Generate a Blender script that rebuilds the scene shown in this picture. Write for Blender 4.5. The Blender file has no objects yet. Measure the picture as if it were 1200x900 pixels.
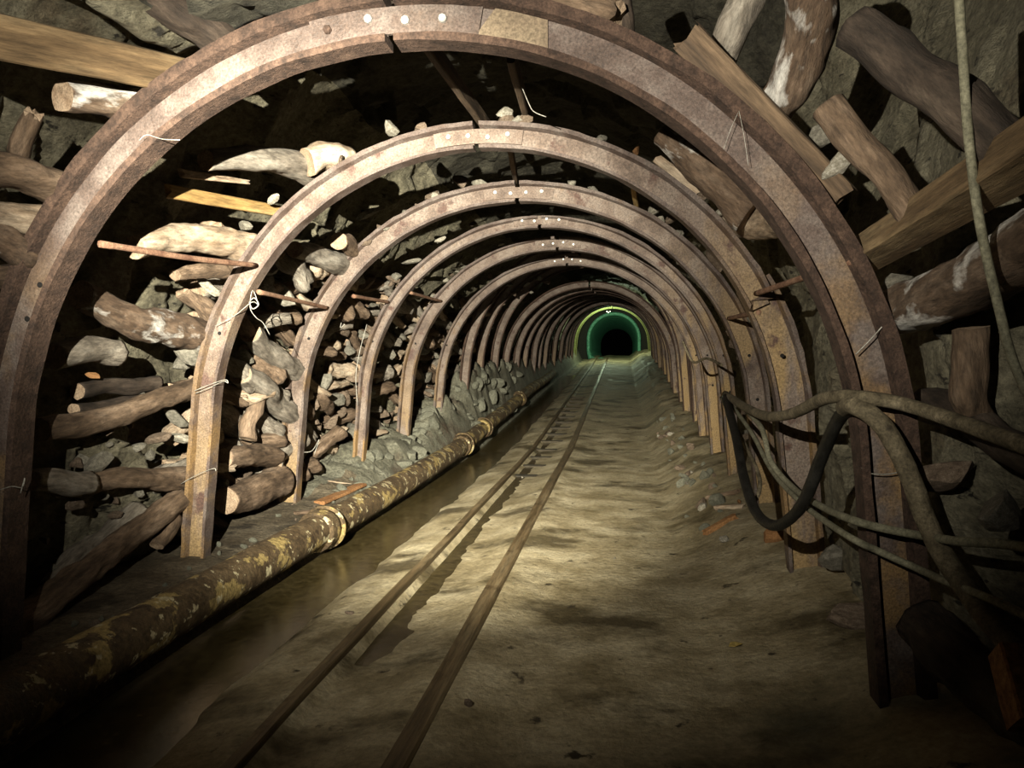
import bpy, math, random
import numpy as np
from mathutils import Vector, Matrix

random.seed(7)
rng = np.random.default_rng(7)
scene = bpy.context.scene
COL = scene.collection

# ------------------------------------------------------------------ camera
F_PX = 900.0                      # focal length in pixels of the 1200x900 frame
VPX, VPY = 729.0, 416.0           # where the tunnel axis meets the frame
CAM = np.array([0.0, 0.0, 1.5])
PHI = math.atan((450 - VPY) / F_PX)
PSI = math.atan((VPX - 600) / F_PX * math.cos(PHI))
cam_data = bpy.data.cameras.new('camera')
cam_data.sensor_width = 36.0
cam_data.lens = F_PX / 1200 * 36
cam_data.clip_end = 300
cam_data.clip_start = 0.02
cam = bpy.data.objects.new('camera', cam_data)
COL.objects.link(cam)
cam.location = CAM
cam.rotation_euler = (math.pi / 2 - PHI, 0, PSI)
scene.camera = cam

# ------------------------------------------------------------------ world, lights, exposure
world = bpy.data.worlds.new('world')
scene.world = world
world.use_nodes = True
world.node_tree.nodes['Background'].inputs[0].default_value = (0.9, 0.95, 0.8, 1)
world.node_tree.nodes['Background'].inputs[1].default_value = 0.0003
vs = scene.view_settings
vs.view_transform = 'Standard'
vs.look = 'None'
vs.exposure = 0.0
vs.gamma = 1.0
vs.use_curve_mapping = False


def spot(name, loc, aim, watts, angle, blend, color, radius):
    d = bpy.data.lights.new(name, 'SPOT')
    d.energy = watts
    d.spot_size = math.radians(angle)
    d.spot_blend = blend
    d.color = color
    d.shadow_soft_size = radius
    o = bpy.data.objects.new(name, d)
    COL.objects.link(o)
    o.location = loc
    o.rotation_euler = (Vector(aim) - Vector(loc)).to_track_quat('-Z', 'Y').to_euler()
    return o


# the photographer's lamp: a broad flood and a tight hot spot from the same place
LAMP = (-0.76, -0.15, 2.12)
spot('hand_lamp_flood', LAMP, (-0.80, 5.0, 2.75), 1600, 93, 1.0, (1.0, 0.95, 0.81), 0.012)
spot('hand_lamp_beam', LAMP, (-1.90, 7.0, 1.50), 12500, 46, 1.0, (1.0, 0.96, 0.80), 0.012)
spot('hand_lamp_core', LAMP, (-0.92, 8.2, 0.25), 6800, 31, 1.0, (1.0, 0.94, 0.74), 0.012)

# ------------------------------------------------------------------ tunnel profile
R0, ZC, TH = 1.82, 0.97, math.radians(85)
S_ARC = R0 * TH
LEAN = 0.0875


def rise(y):
    return 0.042 * np.maximum(0.0, np.asarray(y, float) - 12.0)


def cx(y):
    return np.interp(y, [-2, 3.16, 6.5, 20, 37, 46, 80], [-.98, -.904, -.854, -.68, -.53, -.46, -.3])


def prof(s, d):
    """local (x, z) of the arch profile at arc length s (apex = 0, left < 0), offset d outwards"""
    s = np.asarray(s, float)
    a = np.abs(s)
    sg = np.where(s < 0, -1.0, 1.0)
    th = np.minimum(a, S_ARC) / R0
    x = (R0 + d) * np.sin(th)
    z = ZC + (R0 + d) * np.cos(th)
    e = np.maximum(0, a - S_ARC)
    x = x + e * math.cos(TH) * 1.0
    z = z - e * math.sin(TH)
    return sg * x, z


def sdist(x, y, z):
    xr = abs(x - float(cx(y)))
    z = z - float(rise(y))
    zs = ZC + R0 * math.cos(TH)
    if z >= zs:
        return math.hypot(xr, z - ZC) - R0
    return xr - (R0 * math.sin(TH) + (zs - z) * LEAN)


_f = np.array([-math.sin(PSI) * math.cos(PHI), math.cos(PSI) * math.cos(PHI), -math.sin(PHI)])
_r = np.array([math.cos(PSI), math.sin(PSI), 0])
_u = np.array([-math.sin(PSI) * math.sin(PHI), math.cos(PSI) * math.sin(PHI), math.cos(PHI)])


def ray(px, py):
    d = _f + _r * (px - 600) / F_PX + _u * (450 - py) / F_PX
    return d / d[1]


def P(px, py, Y):
    """point seen at a pixel on the cross-section y = Y"""
    return Vector(CAM + ray(px, py) * Y)


def PZ(px, py, z=0.0):
    d = ray(px, py)
    return Vector(CAM + d * ((z - CAM[2]) / d[2]))


def PT(px, py, d):
    """point seen at a pixel on the tunnel lining offset outwards by d"""
    r = ray(px, py)
    lo = 0.4
    t = lo
    while t < 45:
        p = CAM + r * t
        if sdist(*p) >= d:
            break
        lo = t
        t += 0.05
    hi = t
    for _ in range(20):
        m = (lo + hi) / 2
        if sdist(*(CAM + r * m)) >= d:
            hi = m
        else:
            lo = m
    return Vector(CAM + r * hi)


# ------------------------------------------------------------------ noise
def _hash(ix, iy, iz, seed):
    h = (ix.astype(np.int64) * 374761393 + iy.astype(np.int64) * 668265263 + iz.astype(np.int64) * 2147483647 + seed * 1274126177) & 0xffffffff
    h = ((h ^ (h >> 13)) * 1274126177) & 0xffffffff
    h = ((h ^ (h >> 16)) * 2246822519) & 0xffffffff
    return ((h ^ (h >> 15)) & 0xffffff) / float(0xffffff)


def vnoise(x, y, z, seed=0):
    x, y, z = np.broadcast_arrays(np.asarray(x, float), np.asarray(y, float), np.asarray(z, float))
    ix, iy, iz = np.floor(x), np.floor(y), np.floor(z)
    fx, fy, fz = x - ix, y - iy, z - iz
    ux, uy, uz = fx * fx * (3 - 2 * fx), fy * fy * (3 - 2 * fy), fz * fz * (3 - 2 * fz)
    out = 0
    for a in (0, 1):
        for b in (0, 1):
            for c in (0, 1):
                w = (ux if a else 1 - ux) * (uy if b else 1 - uy) * (uz if c else 1 - uz)
                out = out + w * _hash(ix + a, iy + b, iz + c, seed)
    return out * 2 - 1


def fbm(x, y, z, oct=4, seed=0):
    o, a = 0, 0.5
    for k in range(oct):
        o = o + a * vnoise(x, y, z, seed + k)
        x, y, z = np.asarray(x) * 2.03, np.asarray(y) * 2.03, np.asarray(z) * 2.03
        a *= 0.5
    return o


def shards(u, v, seed):
    """fractured slabs: each cell its own height and tilt, with steps between cells"""
    iu, iv = np.floor(u), np.floor(v)
    best = np.full(u.shape, 1e9)
    val = np.zeros(u.shape)
    z0 = np.zeros(u.shape)
    for a in (-1, 0, 1):
        for b in (-1, 0, 1):
            cu = iu + a + .5 + .9 * (_hash(iu + a, iv + b, z0, seed) - .5)
            cv = iv + b + .5 + .9 * (_hash(iu + a, iv + b, z0, seed + 1) - .5)
            dd = (u - cu) ** 2 + (v - cv) ** 2
            h = (_hash(iu + a, iv + b, z0, seed + 2) - .5)
            tu = (_hash(iu + a, iv + b, z0, seed + 3) - .5) * 1.1
            tv = (_hash(iu + a, iv + b, z0, seed + 4) - .5) * 1.1
            hv = h + tu * (u - cu) + tv * (v - cv)
            m = dd < best
            best = np.where(m, dd, best)
            val = np.where(m, hv, val)
    return val


# ------------------------------------------------------------------ materials
ALB = 0.62      # scales every base colour down so bounced light leaves the shadows black


def mat(name, stops, scale=4.0, stretch=(1, 1, 1), rough=(.7, .95), bump=.4, bscale=None, masks=(), metallic=0.0, detail=8, spec=.25, rand=True, bdist=.02, grit=.5):
    m = bpy.data.materials.new(name)
    m.use_nodes = True
    nt = m.node_tree
    N, L = nt.nodes, nt.links
    bs = N['Principled BSDF']
    tc = N.new('ShaderNodeTexCoord')
    mp = N.new('ShaderNodeMapping')
    mp.inputs['Scale'].default_value = stretch
    if rand:
        oi = N.new('ShaderNodeObjectInfo')
        vm = N.new('ShaderNodeVectorMath'); vm.operation = 'ADD'
        mul = N.new('ShaderNodeMath'); mul.operation = 'MULTIPLY'; mul.inputs[1].default_value = 37.0
        L.new(oi.outputs['Random'], mul.inputs[0])
        L.new(tc.outputs['Object'], vm.inputs[0])
        L.new(mul.outputs[0], vm.inputs[1])
        L.new(vm.outputs[0], mp.inputs['Vector'])
    else:
        L.new(tc.outputs['Object'], mp.inputs['Vector'])
    nz = N.new('ShaderNodeTexNoise')
    nz.inputs['Scale'].default_value = scale
    nz.inputs['Detail'].default_value = detail
    nz.inputs['Roughness'].default_value = .65
    L.new(mp.outputs[0], nz.inputs['Vector'])
    cr = N.new('ShaderNodeValToRGB')
    el = cr.color_ramp.elements
    while len(el) < len(stops):
        el.new(.5)
    for e, (p, c) in zip(el, stops):
        e.position = p
        e.color = (c[0] * ALB, c[1] * ALB, c[2] * ALB, 1)
    L.new(nz.outputs['Fac'], cr.inputs['Fac'])
    col = cr.outputs['Color']
    for k, (ms, lo, hi, c, mstretch, *zf) in enumerate(masks):
        mp2 = N.new('ShaderNodeMapping')
        mp2.inputs['Scale'].default_value = mstretch
        mp2.inputs['Location'].default_value = (3.1 * k + 1, 7.7 * k, 1.3 * k)
        L.new(mp.inputs['Vector'].links[0].from_socket, mp2.inputs['Vector'])
        n2 = N.new('ShaderNodeTexNoise')
        n2.inputs['Scale'].default_value = ms
        n2.inputs['Detail'].default_value = 6
        n2.inputs['Roughness'].default_value = .6
        L.new(mp2.outputs[0], n2.inputs['Vector'])
        mr = N.new('ShaderNodeMapRange')
        mr.inputs['From Min'].default_value = lo
        mr.inputs['From Max'].default_value = hi
        L.new(n2.outputs['Fac'], mr.inputs['Value'])
        mx = N.new('ShaderNodeMix'); mx.data_type = 'RGBA'
        fac = mr.outputs[0]
        if zf:
            sx = N.new('ShaderNodeSeparateXYZ')
            L.new(tc.outputs['Object'], sx.inputs[0])
            zr = N.new('ShaderNodeMapRange')
            zr.inputs['From Min'].default_value, zr.inputs['From Max'].default_value = zf[0][:2]
            zr.inputs['To Min'].default_value, zr.inputs['To Max'].default_value = 1, 0
            xz = N.new('ShaderNodeMath'); xz.operation = 'MULTIPLY_ADD'
            L.new(sx.outputs['X'], xz.inputs[0]); xz.inputs[1].default_value = zf[0][2]
            L.new(sx.outputs['Z'], xz.inputs[2])
            L.new(xz.outputs[0], zr.inputs['Value'])
            mm = N.new('ShaderNodeMath'); mm.operation = 'MULTIPLY'
            L.new(fac, mm.inputs[0]); L.new(zr.outputs[0], mm.inputs[1])
            fac = mm.outputs[0]
        L.new(fac, mx.inputs['Factor'])
        L.new(col, mx.inputs['A'])
        mx.inputs['B'].default_value = (c[0] * ALB, c[1] * ALB, c[2] * ALB, 1)
        col = mx.outputs['Result']
    if grit:
        ng = N.new('ShaderNodeTexNoise')
        ng.inputs['Scale'].default_value = (bscale or scale * 5) * 1.3
        ng.inputs['Detail'].default_value = 5
        ng.inputs['Roughness'].default_value = .75
        L.new(mp.outputs[0], ng.inputs['Vector'])
        gr = N.new('ShaderNodeMapRange')
        gr.inputs['From Min'].default_value, gr.inputs['From Max'].default_value = .33, .67
        gr.inputs['To Min'].default_value, gr.inputs['To Max'].default_value = 1 - grit, 1 + grit
        L.new(ng.outputs['Fac'], gr.inputs['Value'])
        sc_ = N.new('ShaderNodeVectorMath'); sc_.operation = 'SCALE'
        L.new(col, sc_.inputs[0]); L.new(gr.outputs[0], sc_.inputs['Scale'])
        col = sc_.outputs[0]
    L.new(col, bs.inputs['Base Color'])
    rr = N.new('ShaderNodeMapRange')
    rr.inputs['To Min'].default_value, rr.inputs['To Max'].default_value = rough
    rr.inputs['From Min'].default_value, rr.inputs['From Max'].default_value = .3, .7
    L.new(nz.outputs['Fac'], rr.inputs['Value'])
    L.new(rr.outputs[0], bs.inputs['Roughness'])
    bs.inputs['Metallic'].default_value = metallic
    bs.inputs['Specular IOR Level'].default_value = spec
    if bump:
        nb = N.new('ShaderNodeTexNoise')
        nb.inputs['Scale'].default_value = bscale or scale * 5
        nb.inputs['Detail'].default_value = 8
        nb.inputs['Roughness'].default_value = .7
        L.new(mp.outputs[0], nb.inputs['Vector'])
        bp = N.new('ShaderNodeBump')
        bp.inputs['Strength'].default_value = bump
        bp.inputs['Distance'].default_value = bdist
        L.new(nb.outputs['Fac'], bp.inputs['Height'])
        L.new(bp.outputs[0], bs.inputs['Normal'])
    return m


I1 = (1, 1, 1)
M = {}
M['steel'] = mat('rusted_steel', [(.3, (.050, .031, .022)), (.47, (.108, .075, .060)), (.6, (.160, .125, .105)), (.75, (.118, .076, .052))], 5, rough=(.5, .8), bump=.45, bscale=70, masks=[(2.2, .56, .7, (.078, .046, .030), I1), (3.0, .45, .58, (.24, .145, .060), I1, (.9, 2.3, -.1))], metallic=.0, spec=.3)
M['steel_ochre'] = mat('rusted_steel_ochre', [(.3, (.080, .050, .034)), (.47, (.170, .120, .090)), (.6, (.235, .182, .146)), (.75, (.185, .120, .075))], 5, rough=(.5, .8), bump=.45, bscale=60, masks=[(1.5, .44, .55, (.34, .225, .10), (2.2, 1, .6), (.7, 2.1, -.33)), (6, .58, .66, (.10, .055, .04), I1)], metallic=.0, spec=.3)
M['steel_dark'] = mat('rust_scaled_flange', [(.3, (.028, .017, .012)), (.5, (.075, .044, .030)), (.7, (.125, .076, .052))], 14, rough=(.7, .95), bump=.8, bscale=60)
M['bolt'] = mat('bolt_steel', [(.35, (.40, .38, .34)), (.65, (.66, .64, .58))], 20, rough=(.3, .5), bump=.1, metallic=.3)
M['plate_tan'] = mat('tan_plate', [(.3, (.15, .105, .068)), (.7, (.23, .175, .115))], 8, bump=.3)
M['hole'] = mat('hole_black', [(.3, (.004, .003, .003)), (.7, (.01, .008, .006))], 8, bump=0)
M['rod'] = mat('rusty_rod', [(.3, (.12, .05, .03)), (.5, (.28, .15, .09)), (.7, (.36, .22, .14))], 14, bump=.6)
M['wire'] = mat('galvanised_wire', [(.3, (.25, .23, .19)), (.7, (.55, .52, .45))], 20, rough=(.35, .6), bump=0, metallic=.3)
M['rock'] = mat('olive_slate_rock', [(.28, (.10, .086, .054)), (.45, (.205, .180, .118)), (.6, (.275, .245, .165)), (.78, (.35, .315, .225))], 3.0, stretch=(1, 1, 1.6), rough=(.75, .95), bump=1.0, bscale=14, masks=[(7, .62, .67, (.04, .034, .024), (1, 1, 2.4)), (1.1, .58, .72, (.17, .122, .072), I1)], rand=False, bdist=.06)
M['rock_roof_shaded'] = mat('shade_darkened_roof_rock', [(.28, (.030, .026, .018)), (.45, (.065, .058, .040)), (.6, (.095, .086, .06)), (.78, (.135, .122, .088))], 3.0, stretch=(1, 1, 1.6), rough=(.7, .95), bump=1.0, bscale=14, rand=False, bdist=.06)  # wall rock darkened evenly: the roof's deep shade is put into the colour
M['stone_grey'] = mat('grey_stone', [(.3, (.09, .08, .058)), (.5, (.20, .18, .14)), (.7, (.32, .29, .23))], 6, bump=.6, bscale=30)
M['stone_brown'] = mat('brown_stone', [(.3, (.075, .05, .032)), (.5, (.18, .128, .088)), (.7, (.29, .22, .16))], 6, bump=.6, bscale=30)
M['stone_pale'] = mat('pale_stone', [(.3, (.15, .13, .09)), (.5, (.32, .285, .22)), (.7, (.55, .51, .43))], 6, bump=.5, bscale=30)
M['clod'] = mat('grey_clay_clod', [(.3, (.11, .105, .075)), (.5, (.195, .19, .14)), (.7, (.28, .272, .21))], 7, bump=.8, bscale=26)
LS = (.25, 1, 1)
M['bark'] = mat('brown_bark', [(.3, (.04, .025, .015)), (.48, (.135, .088, .054)), (.62, (.23, .158, .105)), (.75, (.32, .24, .17))], 9, LS, bump=.8, bscale=30)
M['bark_dark'] = mat('dark_bark', [(.3, (.014, .010, .007)), (.5, (.052, .036, .025)), (.68, (.105, .077, .055))], 9, LS, bump=.8, bscale=30)
M['bark_pale'] = mat('pale_weathered_wood', [(.3, (.18, .115, .065)), (.48, (.38, .28, .19)), (.65, (.55, .45, .33))], 8, LS, bump=.7, bscale=30)
M['bark_mould'] = mat('mouldy_bark', [(.3, (.035, .022, .014)), (.5, (.125, .080, .050)), (.7, (.23, .165, .115))], 9, LS, bump=.9, bscale=30, masks=[(4.5, .55, .62, (.66, .62, .56), (.5, 1, 1))])
M['bark_grey'] = mat('grey_wood', [(.3, (.075, .06, .045)), (.5, (.22, .185, .145)), (.7, (.37, .33, .27))], 9, LS, bump=.8, bscale=30)
M['cut'] = mat('cut_wood_end', [(.3, (.22, .14, .085)), (.7, (.46, .34, .23))], 16, bump=.4)
M['sawn'] = mat('sawn_timber', [(.3, (.055, .033, .015)), (.48, (.16, .102, .050)), (.65, (.27, .19, .10))], 7, (.12, 1.2, 1.2), bump=.5, bscale=30)
M['sawn_dark'] = mat('dark_plank', [(.3, (.035, .023, .014)), (.5, (.105, .068, .04)), (.7, (.185, .125, .075))], 7, (.12, 1.2, 1.2), bump=.5, bscale=30)
M['sawn_yellow'] = mat('yellow_board', [(.3, (.17, .095, .03)), (.5, (.36, .22, .075)), (.7, (.52, .36, .15))], 7, (.12, 1.2, 1.2), bump=.5, bscale=30)
M['mud'] = mat('tunnel_mud', [(.3, (.20, .155, .080)), (.47, (.37, .300, .176)), (.6, (.50, .42, .265)), (.75, (.60, .52, .35))], 2.4, rough=(.5, .95), bump=.6, bscale=22, masks=[(1.0, .52, .62, (.11, .083, .040), (1, 1.3, 1)), (7, .63, .69, (.06, .045, .025), I1)], rand=False, bdist=.03, grit=.28)
M['bank'] = mat('bank_clay', [(.3, (.10, .092, .062)), (.5, (.19, .180, .128)), (.7, (.28, .268, .20))], 4, bump=.9, bscale=24, masks=[(1.2, .55, .66, (.12, .085, .055), I1)], rand=False, bdist=.04)
M['bank_brown'] = mat('bank_earth', [(.3, (.075, .055, .032)), (.5, (.155, .122, .078)), (.7, (.24, .195, .13))], 4, bump=.9, bscale=24, masks=[(2.2, .55, .62, (.055, .042, .026), I1)], rand=False, bdist=.04)
M['water'] = mat('muddy_water', [(.3, (.050, .037, .014)), (.7, (.085, .064, .028))], 3, rough=(.10, .24), bump=.12, bscale=14, spec=.5, rand=False)
M['rail'] = mat('rail_steel', [(.3, (.075, .05, .022)), (.5, (.145, .10, .05)), (.7, (.22, .165, .09))], 9, (1, .08, 1), rough=(.42, .7), bump=.3, bscale=30, masks=[(3, .60, .68, (.07, .045, .02), I1)], metallic=.1)
M['sleeper'] = mat('wet_sleeper', [(.3, (.02, .016, .010)), (.7, (.075, .06, .038))], 7, (.2, 1, 1), bump=.6)
M['pipe'] = mat('scaled_pipe', [(.3, (.045, .028, .014)), (.5, (.115, .075, .036)), (.7, (.19, .13, .066))], 7, rough=(.6, .9), bump=.8, bscale=30, masks=[(4.6, .55, .575, (.40, .29, .11), (1, .8, 1)), (12.0, .595, .62, (.62, .53, .32), I1), (5, .60, .66, (.05, .03, .015), I1)])
M['cable'] = mat('dusty_cable', [(.3, (.05, .038, .022)), (.5, (.15, .12, .072)), (.7, (.26, .21, .135))], 12, bump=.5)
M['cable_black'] = mat('black_hose', [(.3, (.006, .006, .005)), (.7, (.022, .02, .016))], 12, rough=(.4, .65), bump=.2)
M['cable_grey'] = mat('grey_cable', [(.3, (.13, .12, .075)), (.7, (.27, .25, .17))], 12, bump=.2)
M['green'] = mat('green_lining', [(.3, (.09, .34, .20)), (.7, (.18, .52, .32))], 1.5, rough=(.3, .55), bump=.2)
M['lime'] = mat('lime_paint_steel', [(.3, (.20, .22, .07)), (.7, (.36, .38, .13))], 5, bump=.3)
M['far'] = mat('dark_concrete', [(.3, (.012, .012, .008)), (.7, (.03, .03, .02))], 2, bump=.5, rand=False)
M['orange'] = mat('orange_stone', [(.3, (.24, .10, .035)), (.7, (.48, .25, .10))], 7, bump=.6)
M['leaf'] = mat('dry_leaf', [(.3, (.30, .20, .05)), (.7, (.50, .38, .12))], 12, bump=.3)
M['shade'] = mat('lamp_enamel', [(.3, (.08, .09, .07)), (.7, (.16, .17, .13))], 8, bump=.1)
gm = bpy.data.materials.new('lit_bulb'); gm.use_nodes = True
gb = gm.node_tree.nodes['Principled BSDF']
gb.inputs['Base Color'].default_value = (.01, .01, .008, 1)
gb.inputs['Specular IOR Level'].default_value = 0
gb.inputs['Emission Color'].default_value = (.85, 1, .5, 1)
gb.inputs['Emission Strength'].default_value = .3
M['bulb'] = gm


# ------------------------------------------------------------------ object helpers
def mesh(name, verts, faces, mats, smooth=True, fmat=None, flat_from=None):
    me = bpy.data.meshes.new(name)
    me.from_pydata([tuple(v) for v in verts], [], faces)
    for m in (mats if isinstance(mats, (list, tuple)) else [mats]):
        me.materials.append(M[m])
    if smooth:
        me.polygons.foreach_set('use_smooth', [True] * len(me.polygons))
    if fmat is not None:
        me.polygons.foreach_set('material_index', fmat)
    if flat_from is not None:
        for p in me.polygons[flat_from:]:
            p.use_smooth = False
    me.update()
    return me


def link(name, me, parent=None, mw=None, label=None, cat=None, group=None, kind=None):
    o = bpy.data.objects.new(name, me)
    COL.objects.link(o)
    if parent is not None:
        o.parent = parent
    if mw is not None:
        o.matrix_basis = mw
    if label: o['label'] = label
    if cat: o['category'] = cat
    if group: o['group'] = group
    if kind: o['kind'] = kind
    return o


def frame(p0, p1, up=(0, 0, 1)):
    """matrix whose X axis runs p0 -> p1, origin at the middle"""
    p0, p1 = Vector(p0), Vector(p1)
    x = (p1 - p0).normalized()
    u = Vector(up)
    if abs(x.dot(u)) > .95:
        u = Vector((0, 1, 0))
    y = u.cross(x).normalized()
    z = x.cross(y)
    m = Matrix((x, y, z)).transposed().to_4x4()
    m.translation = (p0 + p1) / 2
    return m


_seed = [100]


def nseed():
    _seed[0] += 13
    return _seed[0]


def log_mesh(L, r0, r1, bend=(0, 0), mats=('bark', 'cut'), rough=.10, nl=None, na=20, jag=.0, seed=None):
    seed = nseed() if seed is None else seed
    nl = nl or max(10, min(60, int(L / .022)))
    t = np.linspace(0, 1, nl)
    a = np.linspace(0, 2 * np.pi, na, endpoint=False)
    T, A = np.meshgrid(t, a, indexing='ij')
    r = r0 + (r1 - r0) * T
    X = (T - .5) * L
    ca, sa = np.cos(A), np.sin(A)
    n = fbm(X * 5 + seed * .37, ca * 1.1 + 5, sa * 1.1 + seed, 3, seed)
    n2 = vnoise(X * 2.2 + seed, ca * .7, sa * .7, seed + 5)
    n3 = vnoise(X * 16 + seed, ca * 2.6, sa * 2.6, seed + 8)
    r = r * (1 + rough * 2.6 * n + rough * 1.5 * n2 + rough * .9 * n3)
    wob = .35 * r0 * np.stack([vnoise(t * 3 + seed, 0, 0, seed), vnoise(t * 3, 9 + seed, 0, seed)], 1)
    arc = 4 * t * (1 - t)
    cy = arc * bend[0] + wob[:, 0]
    cz = arc * bend[1] + wob[:, 1]
    if jag:
        e = (vnoise(ca * 3 + seed, sa * 3, 0, seed + 9)) * jag
        X = X + e * (np.where(T > .97, 1, 0) - np.where(T < .03, 1, 0))
    Y = cy[:, None] + r * ca
    Z = cz[:, None] + r * sa
    V = np.stack([X, Y, Z], -1).reshape(-1, 3)
    F = []
    for i in range(nl - 1):
        for j in range(na):
            k = (j + 1) % na
            F.append((i * na + j, i * na + k, (i + 1) * na + k, (i + 1) * na + j))
    ns = len(F)
    c0, c1 = len(V), len(V) + 1
    V = np.vstack([V, [[-L / 2 + .1 * r0, cy[0], cz[0]], [L / 2 - .1 * r1, cy[-1], cz[-1]]]])
    for j in range(na):
        k = (j + 1) % na
        F.append((c0, k, j))
        F.append((c1, (nl - 1) * na + j, (nl - 1) * na + k))
    fm = [0] * ns + [1] * (2 * na)
    return mesh('log', V, F, list(mats), True, fm, ns)


def box_mesh(L, w, h, m='sawn', bev=.006, noise=.006, nl=None, seed=None, taper=0.0, jag=0.0):
    """sawn timber along X: bevelled section with slight wander and ragged ends"""
    seed = nseed() if seed is None else seed
    nl = nl or max(4, min(24, int(L / .08)))
    b = min(bev, w / 4, h / 4)
    sec = [(-w / 2 + b, -h / 2), (0, -h / 2), (w / 2 - b, -h / 2), (w / 2, -h / 2 + b), (w / 2, 0), (w / 2, h / 2 - b), (w / 2 - b, h / 2), (0, h / 2), (-w / 2 + b, h / 2), (-w / 2, h / 2 - b), (-w / 2, 0), (-w / 2, -h / 2 + b)]
    n = len(sec)
    V, F = [], []
    for i in range(nl):
        t = i / (nl - 1)
        k = 1 - taper * t
        for j, (y, z) in enumerate(sec):
            x = (t - .5) * L
            if jag and i in (0, nl - 1):
                x += (1 if i else -1) * jag * float(vnoise(y * 60 + seed, z * 60, 0, seed))
            V.append((x, y * k, z * k))
    V = np.array(V)
    V[:, 1] += noise * fbm(V[:, 0] * 4 + seed, V[:, 1] * 9, V[:, 2] * 9, 3, seed)
    V[:, 2] += noise * fbm(V[:, 0] * 4, V[:, 1] * 9 + seed, V[:, 2] * 9, 3, seed + 3)
    for i in range(nl - 1):
        for j in range(n):
            k = (j + 1) % n
            F.append((i * n + j, i * n + k, (i + 1) * n + k, (i + 1) * n + j))
    F.append(tuple(range(n))[::-1])
    F.append(tuple((nl - 1) * n + j for j in range(n)))
    return mesh('board', V, F, m, False)


def stone_mesh(m, seed, sub=2, cuts=13, rough=.09, squash=(1, .8, .7)):
    """unit rock: icosphere with planes sliced off"""
    import bmesh
    bm = bmesh.new()
    bmesh.ops.create_icosphere(bm, subdivisions=sub + 1, radius=1.0)
    V = np.array([v.co[:] for v in bm.verts])
    F = [tuple(v.index for v in f.verts) for f in bm.faces]
    bm.free()
    rs = np.random.default_rng(seed)
    for _ in range(cuts):
        n = rs.normal(size=3); n /= np.linalg.norm(n)
        h = rs.uniform(.38, .8)
        dd = V @ n
        V = V - np.outer(np.maximum(0, dd - h) * .92, n)
    nn = fbm(V[:, 0] * 2.2 + seed, V[:, 1] * 2.2, V[:, 2] * 2.2, 4, seed)
    V = V * (1 + rough * 2 * nn)[:, None] * np.array(squash)
    return mesh('rock', V, F, m, False)


def tube_mesh(pts, r, m, na=10, res=8, rough=0.0, r1=None, cap=True):
    """tube along a smooth curve through pts"""
    pts = [Vector(p) for p in pts]
    C = []
    n = len(pts)
    for i in range(n - 1):
        a, b, c, d = pts[max(0, i - 1)], pts[i], pts[i + 1], pts[min(n - 1, i + 2)]
        for k in range(res):
            t = k / res
            C.append(.5 * ((2 * b) + (c - a) * t + (2 * a - 5 * b + 4 * c - d) * t * t + (3 * b - a - 3 * c + d) * t ** 3))
    C.append(pts[-1])
    V, F = [], []
    up = Vector((0, 0, 1))
    sd = nseed()
    prev = None
    for i, p in enumerate(C):
        tg = (C[min(i + 1, len(C) - 1)] - C[max(i - 1, 0)]).normalized()
        if prev is None:
            u = up if abs(tg.z) < .9 else Vector((0, 1, 0))
            s = tg.cross(u).normalized()
        else:
            s = (prev - tg * prev.dot(tg)).normalized()
        prev = s
        w = s.cross(tg)
        rr = r if r1 is None else r + (r1 - r) * i / (len(C) - 1)
        for j in range(na):
            a = 2 * math.pi * j / na
            q = rr
            if rough:
                q = rr * (1 + rough * float(vnoise(i * .7, math.cos(a) * 1.3 + sd, math.sin(a) * 1.3, sd)))
            V.append(p + s * (math.cos(a) * q) + w * (math.sin(a) * q))
    for i in range(len(C) - 1):
        for j in range(na):
            k = (j + 1) % na
            F.append((i * na + j, (i + 1) * na + j, (i + 1) * na + k, i * na + k))
    if cap:
        F.append(tuple(range(na)))
        F.append(tuple((len(C) - 1) * na + j for j in range(na))[::-1])
    return mesh('tube', V, F, m, True)


def recenter(o):
    """move a mesh object's origin to the middle of its mesh"""
    me = o.data
    n = len(me.vertices)
    co = np.empty(n * 3)
    me.vertices.foreach_get('co', co)
    co = co.reshape(-1, 3)
    c = (co.min(0) + co.max(0)) / 2
    me.vertices.foreach_set('co', (co - c).ravel())
    me.update()
    o.location = Vector(o.location) + Vector(c)
    return o


def grid(name, V, nu, nv, m, **kw):
    F = []
    for i in range(nu - 1):
        b = i * nv
        for j in range(nv - 1):
            F.append((b + j, b + j + 1, b + nv + j + 1, b + nv + j))
    return link(name, mesh(name, V, F, m, kw.pop('smooth', True)), **kw)


ORD = ['nearest large', 'second', 'third', 'fourth', 'fifth', 'sixth', 'seventh', 'eighth', 'ninth', 'tenth', 'eleventh', 'twelfth', 'thirteenth', 'fourteenth', 'fifteenth', 'sixteenth', 'seventeenth', 'eighteenth', 'nineteenth', 'twentieth', 'twenty-first', 'twenty-second', 'twenty-third', 'twenty-fourth']

# ------------------------------------------------------------------ rock walls and ceiling
YA = np.concatenate([np.arange(-1.5, 1.4, .12), np.arange(1.4, 9, .03), np.arange(9, 18, .06), np.arange(18, 46.3, .2)])


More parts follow.
